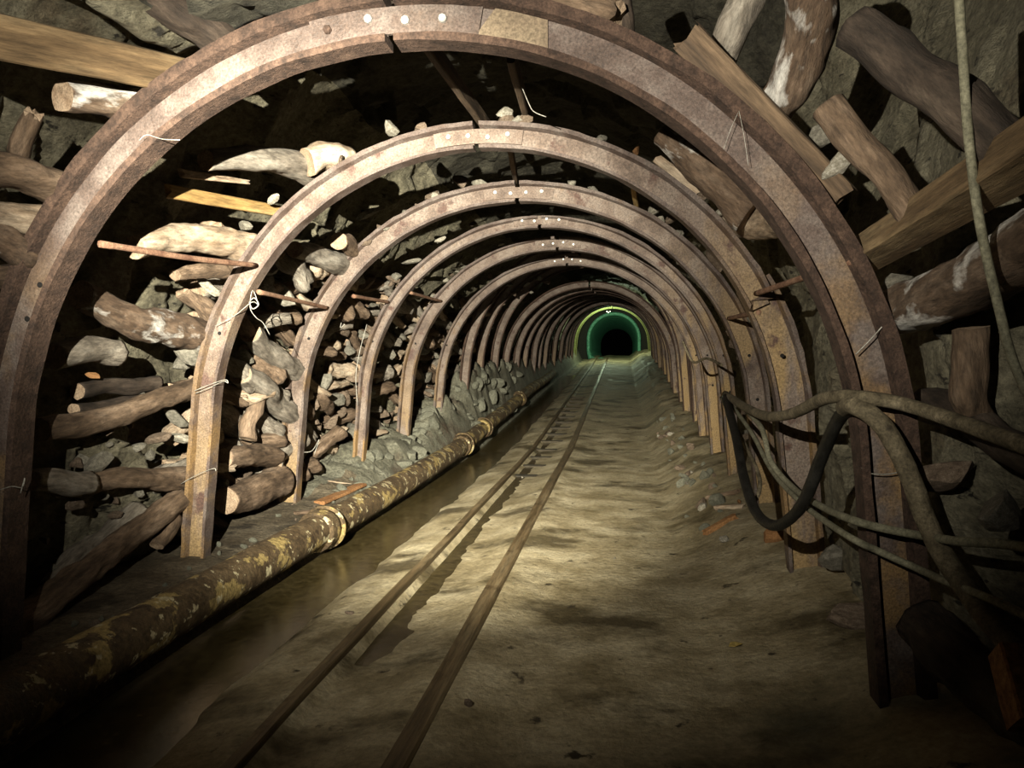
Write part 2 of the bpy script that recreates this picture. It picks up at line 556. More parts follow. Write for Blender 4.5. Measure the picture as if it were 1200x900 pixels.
def wall_d(S, Yv):
    base = np.interp(S, [-4.3, -3.0, -1.6, -.9, 0, .9, 1.6, 2.6, 4.3], [.50, .54, .78, 1.05, 1.15, 1.1, .80, .48, .42])
    w = .18 * fbm(S * 1.3, Yv * 1.3, 0 * S, 3, 11)
    u, v = S + w, Yv + .18 * fbm(S * 1.3 + 9, Yv * 1.3, 0 * S, 3, 12)
    base = base + np.clip((S - 1.6) / .6, 0, 1) * (np.interp(Yv, [2.7, 3.2, 5, 6], [.10, -.13, -.13, -.04]))
    base = base + 1.7 * np.exp(-((S - 1.0) / .55) ** 2 - ((Yv - 3.7) / 1.0) ** 2)
    amp = np.interp(S, [1.4, 2.4], [1, .4])
    d = base + amp * .20 * shards(u / .75, v / .95, 21) + amp * .10 * shards(u / .26 + 3, v / .42, 31)
    d += .12 * fbm(S * .8, Yv * .8, 0 * S, 3, 5) + .05 * fbm(S * 5, Yv * 5, 0 * S, 4, 6)
    wgt = np.clip((Yv - 1.9) / .5, 0, 1) * np.clip((3.55 - Yv) / .35, 0, 1) * np.clip((S + 1.25) / .3, 0, 1) * np.clip((.75 - S) / .4, 0, 1)
    near = .31 + .12 * shards(u / .5, v / .6, 71) + .05 * shards(u / .2, v / .3, 72) + .03 * fbm(S * 5, Yv * 5, 0 * S, 4, 6)
    d = d * (1 - wgt) + near * wgt
    return np.maximum(d, .235 + .02 * fbm(S * 6, Yv * 6, 0 * S, 3, 8))


def wall(name, s0, s1, label, m='rock'):
    sa = np.linspace(s0, s1, int(round((s1 - s0) / .03)) + 1)
    Yg, Sg = np.meshgrid(YA, sa, indexing='ij')
    d = wall_d(Sg, Yg)
    x, z = prof(Sg, d)
    V = np.stack([x + cx(Yg), Yg, z + rise(Yg)], -1).reshape(-1, 3)
    return grid(name, V, len(YA), len(sa), m, kind='structure', label=label)


wall('wall_left', -4.2, -.84, 'olive grey fractured rock wall behind the left arches')
wall('ceiling', -.84, 1.2, 'rough rock roof above the steel arches, deep shade put into its colour', 'rock_roof_shaded')
wall('wall_right', 1.2, 4.2, 'olive grey rock wall behind the right arches')

# ------------------------------------------------------------------ floor, bank, water
RAIL_L, RAIL_R = -1.38, -0.79
BANK_Y = [0, 3, 5, 6.7, 8, 10, 11.5, 13, 15, 18, 24, 50]
BANK_H = [.0, .0, .03, .08, .34, .40, .62, .90, .98, .90, .6, .4]


def floor_z(X, Yv):
    X, Yv = np.asarray(X, float), np.asarray(Yv, float)
    n = .014 * np.interp(Yv, [4, 7], [1, .45]) * fbm(X * 1.3, Yv * .9, 0 * X, 4, 50) + .004 * fbm(X * 9, Yv * 9, 0 * X, 3, 51)
    pts_x = [-3.6, -2.5, -2.40, -2.26, -2.05, -1.84, -1.68, -1.42, -1.36, -1.30, -1.08, -.88, -.70, -.45, .4, .75, 1.1, 1.6]
    pts_z = [.12, .10, .06, -.085, -.09, -.075, -.005, .034, .005, -.042, -.022, .028, .045, .01, .0, .05, .16, .25]
    base = np.interp(X, pts_x, pts_z)
    bh = np.interp(Yv, BANK_Y, BANK_H)
    t = np.clip((-2.30 - X) / .50, 0, 1)
    t = t * t * (3 - 2 * t)
    t = np.where(Yv > 8.5, np.clip((-2.30 - X) / .30, 0, 1), t)
    lump = 1 + .5 * fbm(X * 3, Yv * 3, 0 * X, 4, 53) + .22 * np.abs(fbm(X * 9, Yv * 9, 0 * X, 3, 54))
    z = base + n * np.where((X > RAIL_L - .12) & (X < RAIL_L + .06) | (np.abs(X - RAIL_R) < .1), .25, 1.0)
    z = z + bh * t * lump
    z = z + .03 * fbm(X * 3.1, Yv * 1.9, 0 * X, 3, 57) * ((X > -1.98) & (X < -1.5))
    far_r = np.clip((X - .45) / .4, 0, 1) * np.interp(Yv, [4.2, 6, 8, 12, 20], [0, .10, .16, .2, .25]) * (1 + .3 * fbm(X * 4, Yv * 2, 0 * X, 3, 55))
    return z + far_r + rise(Yv)


FX = np.concatenate([np.arange(-3.55, -2.0, .04), np.arange(-2.0, -.6, .022), np.arange(-.6, 1.65, .045)])
FY = np.concatenate([np.arange(-1.5, 1.4, .12), np.arange(1.4, 8, .03), np.arange(8, 18, .07), np.arange(18, 47, .25)])
Yg, Xg = np.meshgrid(FY, FX, indexing='ij')
V = np.stack([Xg, Yg, floor_z(Xg, Yg)], -1).reshape(-1, 3)
fl = grid('floor', V, len(FY), len(FX), ['mud', 'bank', 'bank_brown'], kind='structure', label='trampled brown mud floor of the tunnel with wet patches')
mi = []
for i in range(len(FY) - 1):
    bankrow = FX[:-1] < -2.16 + .06 * math.sin(FY[i] * 3)
    lim = 7.0 + .5 * np.sin(FX[:-1] * 9 + FY[i])
    mi.append(np.where(bankrow, np.where(FY[i] < lim, 2, 1), 0))
fl.data.polygons.foreach_set('material_index', np.concatenate(mi))
fl.data.update()


def water_strip(name, x0, x1, y0, y1, lvl, label):
    xs = np.linspace(x0, x1, 12)
    ys = np.arange(y0, y1, .1)
    Yw, Xw = np.meshgrid(ys, xs, indexing='ij')
    V = np.stack([Xw, Yw, lvl + rise(Yw) + .0015 * fbm(Xw * 9, Yw * 9, 0 * Xw, 2, 60)], -1).reshape(-1, 3)
    o = grid(name, V, len(ys), len(xs), 'water', kind='stuff', label=label, cat='water')
    return recenter(o)


water_strip('ditch_water', -2.34, -1.55, .6, 30, -.045, 'still brown water in the drain ditch beside the yellow pipe')
water_strip('puddle_water', -1.36, -1.0, 3.6, 18, -.034, 'muddy puddle water lying between the two rails')

# ------------------------------------------------------------------ rails and sleepers
def sweep_straight(sec, x, ys, zf, m, seed):
    n = len(sec)
    V, F = [], []
    for y in ys:
        for (dx, dz) in sec:
            V.append((x + dx + .004 * float(vnoise(y * 1.3, seed, 0, seed)), y, zf(y) + dz))
    for i in range(len(ys) - 1):
        for j in range(n):
            k = (j + 1) % n
            F.append((i * n + j, (i + 1) * n + j, (i + 1) * n + k, i * n + k))
    F.append(tuple(range(n)))
    F.append(tuple((len(ys) - 1) * n + j for j in range(n))[::-1])
    return mesh('rail', V, F, m, False)


RSEC = [(-.028, .085), (.028, .085), (.034, .078), (.034, .058), (.010, .048), (.010, .006), (.055, -.006), (.055, -.02), (-.055, -.02), (-.055, -.006), (-.010, .006), (-.010, .048), (-.034, .058), (-.034, .078)]
RSEC_R = [(-.040, .062), (.038, .062), (.048, .052), (.066, .012), (.082, -.02), (-.055, -.02), (-.052, .02), (-.044, .05)]
RSEC_L = [(-.028, .042), (.022, .042), (.026, .034), (.024, -.03), (-.06, -.03), (-.056, .006), (-.034, .034)]
ry = list(np.concatenate([np.arange(.4, 16, .25), np.arange(16, 44, 1.0)]))


def rail_z(y):
    return float(rise(y)) + .006 * math.sin(y * 1.7)


for nm, x, sec, lab in (('rail', RAIL_L, RSEC_L, 'muddy steel rail nearer the yellow pipe and drain ditch'), ('rail', RAIL_R, RSEC_R, 'worn brown steel rail in the middle of the mud floor')):
    o = link(nm, sweep_straight(sec, x, ry, rail_z, 'rail', nseed()), label=lab, cat='rail', group='pair of track rails')
    recenter(o)
sl_me = box_mesh(.95, .13, .1, 'sleeper', noise=.01)
for k in range(14):
    y = 9.6 + k * .85
    link('sleeper', sl_me, mw=Matrix.Translation(((RAIL_L + RAIL_R) / 2, y, float(rise(y)) - .068 + .025 * min(1, max(0, (y - 9) / 5)))), label='wet dark sleeper under the rails, number %s of those exposed, counted from the camera' % ORD[k].replace('nearest large', 'first'), cat='sleeper', group='sleepers under the far track')

# ------------------------------------------------------------------ pipe
PIX, PIZ, PIR = -2.30, .155, .125
pipe = link('water_pipe', None, mw=Matrix.Translation((PIX, 2, 0)), label='thick rusty pipe crusted with flaking yellow scale along the left bank', cat='pipe')
PJ = [.6, 5.62, 10.9, 12.6, 17.0, 26.0]


def pipe_pt(y):
    return Vector((.012 * math.sin(y * .9), y - 2, PIZ + .012 * math.sin(y * .7) + float(rise(y)) + .10 * float(np.interp(y, [10.5, 13, 17], [0, 1, 1.5]))))


def pipe_tube(y0, y1, r, na=20, dy=.07, rough=.035, m='pipe'):
    ys = np.linspace(y0, y1, max(2, int((y1 - y0) / dy) + 1))
    V, F = [], []
    sd = nseed()
    for y in ys:
        c = pipe_pt(y)
        for j in range(na):
            a = 2 * math.pi * j / na
            q = r * (1 + rough * 2 * float(fbm(y * 3, math.cos(a) * 2 + sd, math.sin(a) * 2, 3, sd)))
            V.append((c.x + math.cos(a) * q, c.y, c.z + math.sin(a) * q))
    for i in range(len(ys) - 1):
        for j in range(na):
            k = (j + 1) % na
            F.append((i * na + j, (i + 1) * na + j, (i + 1) * na + k, i * na + k))
    F.append(tuple(range(na)))
    F.append(tuple((len(ys) - 1) * na + j for j in range(na))[::-1])
    return mesh('pipe', V, F, m, True)


for a, b in zip(PJ[:-1], PJ[1:]):
    link('pipe_section', pipe_tube(a + .01, b - .01, PIR), parent=pipe)
for y in PJ[1:-1]:
    c = link('coupling', pipe_tube(y - .09, y + .09, PIR + .028, dy=.03, rough=.04), parent=pipe)
    link('flange', pipe_tube(y + .095, y + .125, PIR + .05, dy=.03, rough=.03), parent=pipe)

# ------------------------------------------------------------------ steel arches
DEPTH = .165


def rib_mesh(s0, s1, mats, d0=0.0, depth=DEPTH, hw=.052, yoff=0.0, n=None, seed=0, rag=0.0, tf=.020, to=.026):
    tw = .008
    # section (d, y): front of web faces -y; slots: 0 web, 1 flange edges
    sec = [(0, -hw), (tf, -hw), (tf + .006, -tw), (depth - to - .012, -tw), (depth - to, -hw), (depth, -hw), (depth, hw), (depth - to, hw), (depth - to - .012, tw), (tf + .006, tw), (tf, hw), (0, hw)]
    sm = [1, 1, 0, 1, 1, 1, 1, 1, 0, 1, 1, 1]
    ns = len(sec)
    n = n or max(6, int(abs(s1 - s0) / .055))
    ss = np.linspace(s0, s1, n)
    V, F, fm = [], [], []
    for i, s in enumerate(ss):
        for j, (d, y) in enumerate(sec):
            e = .004 * float(vnoise(s * 6, j * .8, seed, seed))
            if j in (4, 5, 6, 7):
                e += .007 * float(fbm(s * 14, y * 20, seed, 3, seed + 3))
            s_ = s
            if rag and i == n - 1:
                s_ = s + rag * float(vnoise(j * 1.7, seed, 3, seed))
            x, z = prof(s_, d0 + d + e)
            V.append((float(x), y + yoff + .004 * float(vnoise(s * 1.4, seed + 7, 0, seed)), float(z)))
    for i in range(n - 1):
        for j in range(ns):
            k = (j + 1) % ns
            f = (i * ns + j, i * ns + k, (i + 1) * ns + k, (i + 1) * ns + j)
            F.append(f if s1 > s0 else f[::-1])
            fm.append(sm[j])
    F.append(tuple(range(ns))); fm.append(1)
    F.append(tuple((n - 1) * ns + j for j in range(ns))[::-1]); fm.append(1)
    me = mesh('rib', V, F, list(mats), False, fm)
    return me


def plate_mesh(s0, s1, d0, d1, y0, y1, m, n=14, seed=3, rag=.0):
    V, F = [], []
    for i, s in enumerate(np.linspace(s0, s1, n)):
        for (d, y) in ((d0, y0), (d1, y0), (d1, y1), (d0, y1)):
            ss = s
            if rag and i in (0, n - 1):
                ss += rag * float(vnoise(d * 40, i, seed, seed))
            x, z = prof(ss, d + .003 * float(vnoise(s * 12, d * 40, 0, seed)))
            V.append((float(x), y, float(z)))
    for i in range(n - 1):
        for j in range(4):
            k = (j + 1) % 4
            F.append((i * 4 + j, i * 4 + k, (i + 1) * 4 + k, (i + 1) * 4 + j))
    F.append((0, 1, 2, 3)); F.append(tuple((n - 1) * 4 + j for j in (3, 2, 1, 0)))
    return mesh('plate', V, F, m, False)


def nut_mesh(r, h, m, sides=6):
    V, F = [], []
    for (rr, y) in ((r, 0), (r, -h * .75), (r * .8, -h)):
        for j in range(sides):
            a = 2 * math.pi * j / sides
            V.append((rr * math.cos(a), y, rr * math.sin(a)))
    for i in range(2):
        for j in range(sides):
            k = (j + 1) % sides
            F.append((i * sides + j, i * sides + k, (i + 1) * sides + k, (i + 1) * sides + j))
    F.append(tuple(2 * sides + j for j in range(sides)))
    F.append(tuple(range(sides))[::-1])
    return mesh('nut', V, F, m, False)


BOLT, BOLT_R, HOLE = nut_mesh(.016, .018, 'bolt', 8), nut_mesh(.016, .02, 'steel_dark', 6), nut_mesh(.013, .003, 'hole', 12)
S_END = 4.02
ARCH_Y = [3.16, 4.81, 6.50, 7.84, 9.50, 11.16]
y = 12.75
while y < 38.0:
    ARCH_Y.append(y)
    y += 1.55
ARCH_Y.append(40.6)
ribs_far = [(rib_mesh(-.02, -S_END, ('steel_ochre', 'steel_dark'), n=26, seed=61), rib_mesh(.02, S_END, ('steel_ochre', 'steel_dark'), n=26, seed=62))]
JOFF = [-.05, -.03, 0, 0, 0.02, .0]
arches = []
for k, Y in enumerate(ARCH_Y):
    last = k == len(ARCH_Y) - 1
    mtx = Matrix.Translation((float(cx(Y)), Y, float(rise(Y))))
    rr = random.Random(k + 40)
    if k > 5:
        mtx = Matrix.Translation((float(cx(Y)) + rr.uniform(-.05, .05), Y, float(rise(Y)) + rr.uniform(-.05, .04))) @ Matrix.Rotation(rr.uniform(-.03, .03), 4, 'Z') @ Matrix.Rotation(rr.uniform(-.015, .015), 4, 'Y') @ Matrix.Diagonal((1, 1, 1.13 if k < 9 else rr.uniform(.98, 1.02), 1))
    elif k > 0:
        if k == 2:
            mtx = Matrix.Translation((-.03, 0, 0)) @ mtx @ Matrix.Diagonal((1.045, 1, 1, 1))
        mtx = mtx @ Matrix.Rotation(rr.uniform(-.012, .012), 4, 'Z')
    lab = ('rusty %s steel arch from the camera, two bolted ribs spanning the tunnel' % ORD[k]) if k else 'nearest and largest rusty steel arch, bolted at its crown'
    if last:
        lab = 'lime yellow painted steel arch farthest down the tunnel before the green lining'
    root = link('steel_arch', None, mw=mtx, label=lab, cat='arch', group='steel arches along the tunnel')
    arches.append(root)
    mats = ('steel' if k == 0 else 'steel_ochre', 'steel_dark' if k == 0 else 'steel')
    if last:
        mats = ('lime', 'lime')
    if k < 6:
        j = JOFF[k]
        dk = dict(depth=.215, tf=.032, to=.05, hw=.06) if k == 0 else dict(depth=[0, .165, .175, .125, .16, .135][k])
        link('rib', rib_mesh(j - .018, -S_END, mats, seed=70 + k, **dk), parent=root)
        if k == 1:
            link('rib', rib_mesh(j + .018, 2.02, mats, seed=80 + k, rag=.04), parent=root)
            link('leg', rib_mesh(1.90, S_END, mats, d0=.0, depth=.215, yoff=.07, hw=.05, seed=90, rag=.02), parent=root)
        else:
            link('rib', rib_mesh(j + .018, S_END, mats, seed=80 + k, **dk), parent=root)
        # splice plate with bolts on the web
        splice = link('splice_plate', plate_mesh(j - .33 if k == 0 else j - .26, j + .36 if k == 0 else j + .28, .045 if k == 0 else .035, .155 if k == 0 else .125, -.024, -.0085, mats[0]), parent=root, label='bolted splice plate')
        if k == 0:
            link('plate_fragment', plate_mesh(j + .375, j + .60, .045, .155, -.022, -.0085, 'plate_tan', n=8, rag=.05), parent=root, label='tan broken plate piece')
        offs = [-.26, -.09, .06, .21] if k == 0 else [-.17, -.05, .07, .19]
        for q, ds in enumerate(offs):
            x, z = prof(j + ds, (.10 if k == 0 else .082) + .012 * math.sin(q * 2 + k))
            link('bolt', BOLT_R if (k == 0 and q == 0) else BOLT, parent=splice, mw=Matrix.Translation((float(x), -.022, float(z))) @ Matrix.Scale(1.0 if k else 1.15, 4))
        # spare bolt holes punched in the legs
        for s in ((-2.02, -2.18, 2.05, 2.28) if k == 0 else (2.35, 2.7, -2.2)):
            x, z = prof(s, .085)
            link('bolt_hole', HOLE, parent=root, mw=Matrix.Translation((float(x), -.0075, float(z))))
    elif last:
        for me in (rib_mesh(-.02, -S_END, mats, n=26, seed=61, depth=.27), rib_mesh(.02, S_END, mats, n=26, seed=62, depth=.27)):
            link('rib', me, parent=root)
    else:
        for me in ribs_far[0]:
            link('rib', me, parent=root)

# ------------------------------------------------------------------ green lined section and hanging lamp at the far end
LY0, LY1 = 44.0, 68.0
zl = float(rise(LY0))
LW, LH, LT = 1.36, 2.42, .16


def portal(n=40, off=0.0):
    pts = []
    w, h = LW + off, LH + off
    pts.append((-w + .35, -off)); pts.append((-w + .08, .1 - off)); pts.append((-w, .4))
    for i in range(n + 1):
        a = math.pi * (1 - i / n)
        pts.append((w * math.cos(a), (h - w) + w * math.sin(a)))
    pts.append((w, .4)); pts.append((w - .08, .1 - off)); pts.append((w - .35, -off))
    return pts


lin = link('tunnel_lining', None, mw=Matrix.Translation((float(cx(LY0)), LY0, zl)), label='glossy green lined tube section at the far end of the tunnel', cat='tunnel lining')
pi_, po_ = portal(), portal(off=LT)
NR = 14
for q in range(NR):
    ya, yb = q * (LY1 - LY0) / NR, (q + 1) * (LY1 - LY0) / NR - .06
    n = len(pi_)
    V = []
    for yy in (ya, yb):
        for (x, z) in pi_: V.append((x, yy, z))
        for (x, z) in po_: V.append((x, yy, z))
    F = []
    for j in range(n):
        k = (j + 1) % n
        F += [(j, k, 2 * n + k, 2 * n + j), (n + k, n + j, 3 * n + j, 3 * n + k), (k, j, n + j, n + k), (2 * n + j, 2 * n + k, 3 * n + k, 3 * n + j)]
    link('lining_ring', mesh('ring', V, F, 'green', True), parent=lin)
# dark bulkhead filling around the lining
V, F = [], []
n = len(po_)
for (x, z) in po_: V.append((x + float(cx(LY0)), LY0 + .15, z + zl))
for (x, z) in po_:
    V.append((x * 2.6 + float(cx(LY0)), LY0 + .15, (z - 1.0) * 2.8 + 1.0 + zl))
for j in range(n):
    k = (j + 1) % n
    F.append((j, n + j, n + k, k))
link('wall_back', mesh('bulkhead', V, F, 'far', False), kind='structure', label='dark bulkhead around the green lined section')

lp = P(713, 365, 39.4)
lamp = link('hanging_lamp', None, mw=Matrix.Translation(lp), label='small hanging lamp glowing at the far end of the tunnel', cat='lamp')
V, F = [], []
for (r, z) in ((.02, .12), (.05, .10), (.10, .03), (.12, 0)):
    for j in range(14):
        a = 2 * math.pi * j / 14
        V.append((r * math.cos(a), r * math.sin(a), z))
for i in range(3):
    for j in range(14):
        k = (j + 1) % 14
        F.append((i * 14 + j, i * 14 + k, (i + 1) * 14 + k, (i + 1) * 14 + j))
link('lamp_shade', mesh('shade', V, F, 'shade'), parent=lamp)
import bmesh as _bm
b = _bm.new(); _bm.ops.create_icosphere(b, subdivisions=2, radius=.05)
bme = bpy.data.meshes.new('bulb'); b.to_mesh(bme); b.free(); bme.materials.append(M['bulb'])
link('bulb', bme, parent=lamp, mw=Matrix.Translation((0, 0, -.02)))
link('cord', tube_mesh([(0, 0, .11), (.01, 0, .4), (0, 0, .75)], .008, 'cable_black', 6, 3), parent=lamp)
pl = bpy.data.lights.new('hanging_lamp_light', 'POINT')
pl.energy = 380
pl.color = (.80, 1.0, .66)
pl.shadow_soft_size = .05
po = bpy.data.objects.new('hanging_lamp_light', pl)
COL.objects.link(po); po.parent = lamp; po.location = (0, 0, -.12)

# ------------------------------------------------------------------ tie rods between arches
def rod(p0, p1, r, label, m='rod', name='tie_rod', cat='rod', sag=.0):
    mid = (Vector(p0) + Vector(p1)) / 2 - Vector((0, 0, sag))
    o = link(name, tube_mesh([p0, mid, p1], r, m, 8, 6, .12), label=label, cat=cat, group='tie rods between the arches')
    return recenter(o)


rod(P(118, 286, 3.22), P(300, 311, 4.78), .017, 'rusty tie rod from nearest arch to second arch on left', sag=.01)
rod(P(303, 342, 4.86), P(384, 361, 6.46), .017, 'rusty tie rod from second to third arch on left')
rod(P(414, 347, 6.55), P(455, 354, 7.80), .017, 'rusty tie rod from third to fourth arch on left')
rod(P(481, 343, 7.9), P(517, 353, 9.45), .017, 'rusty tie rod from fourth to fifth arch on left')
rod(P(1000, 306, 3.12), P(886, 344, 4.80), .017, 'rusty tie rod from nearest arch to second arch on right')
rod(P(889, 366, 4.86), P(854, 373, 6.46), .017, 'rusty tie rod from second to third arch on right')

# ------------------------------------------------------------------ hand placed lagging logs, planks and posts
def pxm(p, px):
    return px * p.y / F_PX


def add_log(a, b, d0, d1, w0, w1, m, label, bend=(0, 0), name='lagging_log', cat='log', group=None, end='cut', rough=.10, jag=.0):
    p0, p1 = PT(*a, d0), PT(*b, d1)
    L = (p1 - p0).length
    r0, r1 = pxm(p0, w0) / 2, pxm(p1, w1) / 2
    me = log_mesh(L, r0, r1, bend, (m, end), rough, jag=jag)
    return link(name, me, mw=frame(p0, p1), label=label, cat=cat, group=group)


def add_board(a, b, d0, d1, w, t, m, label, roll=0.0, name='timber_beam', cat='beam', group=None, jag=.0, noise=.006, taper=0.0):
    p0, p1 = PT(*a, d0), PT(*b, d1)
    L = (p1 - p0).length
    me = box_mesh(L, t, w, m, noise=noise, jag=jag, taper=taper)
    return link(name, me, mw=frame(p0, p1) @ Matrix.Rotation(roll, 4, 'X'), label=label, cat=cat, group=group)


# upper left, outside the nearest arch
add_board((-60, 30), (232, 92), .36, .30, .155, .15, 'sawn', 'square sawn timber beam running into the nearest arch at top left', roll=.35)
add_log((150, -30), (263, 50), .42, .27, 58, 46, 'bark_dark', 'dark charred log slanting down onto the nearest arch at top left')
add_log((78, 112), (184, 130), .30, .27, 40, 38, 'bark_mould', 'white mouldy cut log under the square beam', rough=.14)
add_log((-40, 198), (92, 222), .30, .26, 44, 46, 'bark', 'brown log ending behind the nearest arch at left edge')
add_log((38, 132), (20, 182), .40, .40, 22, 28, 'bark', 'short upright wood stub above the left edge log', jag=.02, cat='wood stub', name='wood_stub')
add_log((-40, 246), (66, 262), .30, .25, 30, 34, 'bark_pale', 'pale log at the left edge below the brown log')
add_log((-30, 268), (44, 300), .28, .25, 48, 40, 'bark_mould', 'white mouldy log chunk at left edge beside the nearest arch', rough=.16)
add_log((-30, 330), (24, 322), .27, .25, 46, 40, 'bark_mould', 'lowest white mouldy chunk at the left edge', rough=.16)
add_log((345, -30), (350, 30), .45, .30, 30, 26, 'bark_pale', 'pale peeled log end above the nearest arch', jag=.02)
add_log((388, -40), (384, 20), .5, .30, 34, 34, 'bark', 'brown log end above the nearest arch left of its bolts')
add_log((428, -30), (480, 10), .45, .30, 20, 22, 'bark_dark', 'thin dark log just above the crown bolts')
add_log((470, -10), (545, 4), .34, .33, 22, 24, 'bark', 'brown log lying along the top of the nearest crown')
add_log((598, -40), (600, 14), .5, .28, 34, 32, 'bark_grey', 'grey upright prop standing on the nearest arch crown', name='wood_prop', cat='prop')
add_log((648, 10), (720, 30), .30, .28, 36, 38, 'bark', 'rotten brown log chunk on the nearest arch right of its crown', rough=.2, jag=.02)
add_log((712, -40), (738, 48), .55, .28, 28, 24, 'bark_dark', 'dark thin prop standing on the nearest arch', name='wood_prop', cat='prop')

# upper right, outside the nearest arch
add_board((806, 44), (985, 232), .30, .27, .125, .06, 'sawn_dark', 'broken brown plank lying along the nearest arch at upper right', roll=.5, name='wooden_plank', cat='plank', jag=.05, noise=.015)
add_log((890, -50), (850, 70), .75, .42, 42, 36, 'bark_grey', 'speckled dark prop rising behind the broken plank', name='wood_prop', cat='prop')
add_log((958, -50), (910, 142), .62, .34, 60, 44, 'bark_mould', 'thick mottled prop rising above the broken plank', name='wood_prop', cat='prop')
add_log((970, 124), (1070, 258), .34, .30, 34, 36, 'bark', 'short brown log with cut end leaning on the sawn beam')
add_log((1004, 28), (1190, 205), .42, .36, 52, 56, 'bark_dark', 'dark bent log in the upper right corner', bend=(0, .03))
add_board((1000, 306), (1250, 152), .27, .36, .118, .12, 'sawn', 'square sawn beam running from the nearest arch to right edge', roll=-.3)
add_log((1040, 374), (1250, 268), .30, .34, 52, 84, 'bark_mould', 'thick log with white mould patches below the right sawn beam', rough=.07)
add_log((1131, 385), (1144, 500), .36, .34, 36, 38, 'bark', 'brown upright post under the mouldy log', name='wood_prop', cat='prop')
add_log((1086, 742), (1240, 868), .18, .25, 56, 66, 'bark_dark', 'rough log lying on the ground behind the nearest right leg', rough=.13)
add_board((1176, 762), (1200, 850), .12, .10, .11, .05, 'orange', 'orange board scrap at the lower right corner', name='wooden_plank', cat='plank')
add_log((1090, 470), (1230, 545), .34, .34, 40, 44, 'bark_dark', 'dark log behind the thick cable at right edge')

# right, between the first and second arch
add_log((772, 160), (884, 246), .27, .26, 36, 44, 'bark_mould', 'white speckled log behind the nearest arch on the right shoulder', rough=.14)
add_log((858, 262), (940, 248), .25, .32, 34, 44, 'bark_pale', 'pale log lying behind the nearest arch at right')
add_board((770, 186), (818, 224), .24, .23, .06, .03, 'bark_pale', 'pale split board behind the speckled log', name='wooden_plank', cat='plank', jag=.02)

# left, between the first and second arch
add_log((242, 184), (374, 206), .30, .28, 27, 34, 'bark_grey', 'curved grey log between the first two arches near the shoulder', bend=(0, .05))
add_log((358, 192), (412, 180), .28, .28, 34, 24, 'bark_pale', 'bright pale stub at the end of the curved log', rough=.16)
add_board((208, 203), (294, 214), .30, .30, .05, .02, 'bark_pale', 'pale jagged splinter below the curved log', name='wood_splinter', cat='splinter', jag=.06, taper=.5)
add_board((196, 224), (330, 248), .27, .26, .075, .03, 'sawn_yellow', 'yellow board between the first two arches', name='wooden_plank', cat='plank', jag=.03)
add_log((155, 288), (300, 292), .30, .27, 30, 40, 'bark_pale', 'pale lit log above the left tie rod', bend=(0, .05))
add_log((100, 346), (250, 400), .30, .27, 38, 46, 'bark_mould', 'dark bent log with pale top behind the second arch', bend=(0, -.03))
add_log((62, 418), (134, 408), .27, .30, 34, 34, 'bark_grey', 'short thick log stub with cut end beside the nearest left leg', jag=.01)
add_log((92, 456), (184, 450), .38, .36, 20, 20, 'bark_dark', 'thin dark log in the shade above the long curved log')
add_log((84, 480), (166, 468), .33, .33, 16, 14, 'bark_dark', 'thinnest dark stick above the long curved log')
add_log((46, 506), (236, 448), .26, .25, 30, 26, 'bark', 'long brown log curving up to the second left leg', bend=(0, -.045))
add_log((34, 562), (102, 568), .25, .26, 30, 30, 'bark_grey', 'cut grey log butt beside the nearest left leg')
add_log((98, 566), (222, 560), .28, .25, 28, 30, 'bark', 'level brown log running behind the second left leg', bend=(0, .01))
add_log((4, 738), (212, 588), .22, .22, 44, 28, 'bark', 'long slanting log with an orange split at lower left', rough=.14)
add_log((52, 696), (166, 602), .34, .32, 38, 38, 'bark_grey', 'grey slanting log behind the lower left split log')
add_log((186, 640), (204, 605), .2, .22, 16, 18, 'bark', 'small upright stub at the foot of second left leg', name='wood_stub', cat='wood stub')
# left, between second and third arch
add_log((344, 292), (402, 312), .27, .25, 20, 26, 'bark_grey', 'pale short log high between second and third arch')
add_log((396, 280), (420, 300), .27, .25, 22, 22, 'bark', 'brown short log touching the third arch near its shoulder')
add_log((292, 392), (348, 436), .27, .25, 26, 28, 'bark_grey', 'upper billet slanting down between second and third legs')
add_log((284, 438), (346, 486), .27, .25, 28, 26, 'bark_grey', 'long grey billet slanting down between second and third legs')
add_log((300, 466), (288, 515), .28, .28, 24, 22, 'bark', 'upright brown billet between second and third legs')
add_log((260, 536), (320, 534), .26, .26, 28, 28, 'bark', 'level billet with cut end between second and third legs')
add_log((262, 588), (328, 562), .22, .22, 34, 40, 'bark', 'thick brown billet at the base between second and third legs')
add_log((318, 540), (352, 512), .27, .25, 22, 20, 'bark_grey', 'small grey billet beside the third left leg')
# roof planks seen between crowns
add_board((500, 48), (572, 150), .24, .30, .10, .04, 'sawn_dark', 'dark roof plank left of the second arch joint', name='wooden_plank', cat='plank')
add_board((598, 62), (622, 152), .24, .28, .10, .04, 'sawn_dark', 'dark roof plank just right of the second arch joint', name='wooden_plank', cat='plank')
add_board((596, 160), (606, 222), .24, .28, .09, .04, 'sawn_dark', 'dark roof plank above the third arch joint', name='wooden_plank', cat='plank')
add_board((742, 212), (748, 252), .28, .24, .10, .04, 'sawn_yellow', 'yellowish board end above the third arch right of crown', name='wooden_plank', cat='plank')

# ------------------------------------------------------------------ stones packed behind the arches
ST = {}
for m in ('stone_grey', 'stone_brown', 'stone_pale', 'clod', 'orange'):
    ST[m] = [stone_mesh(m, 200 + 17 * i + len(m), sub=1 if m == 'clod' else 1, squash=sq) for i, sq in enumerate([(1, .8, .7), (1, .7, .55), (.9, .9, .8), (1.1, .6, .5), (1, .75, .9)])]


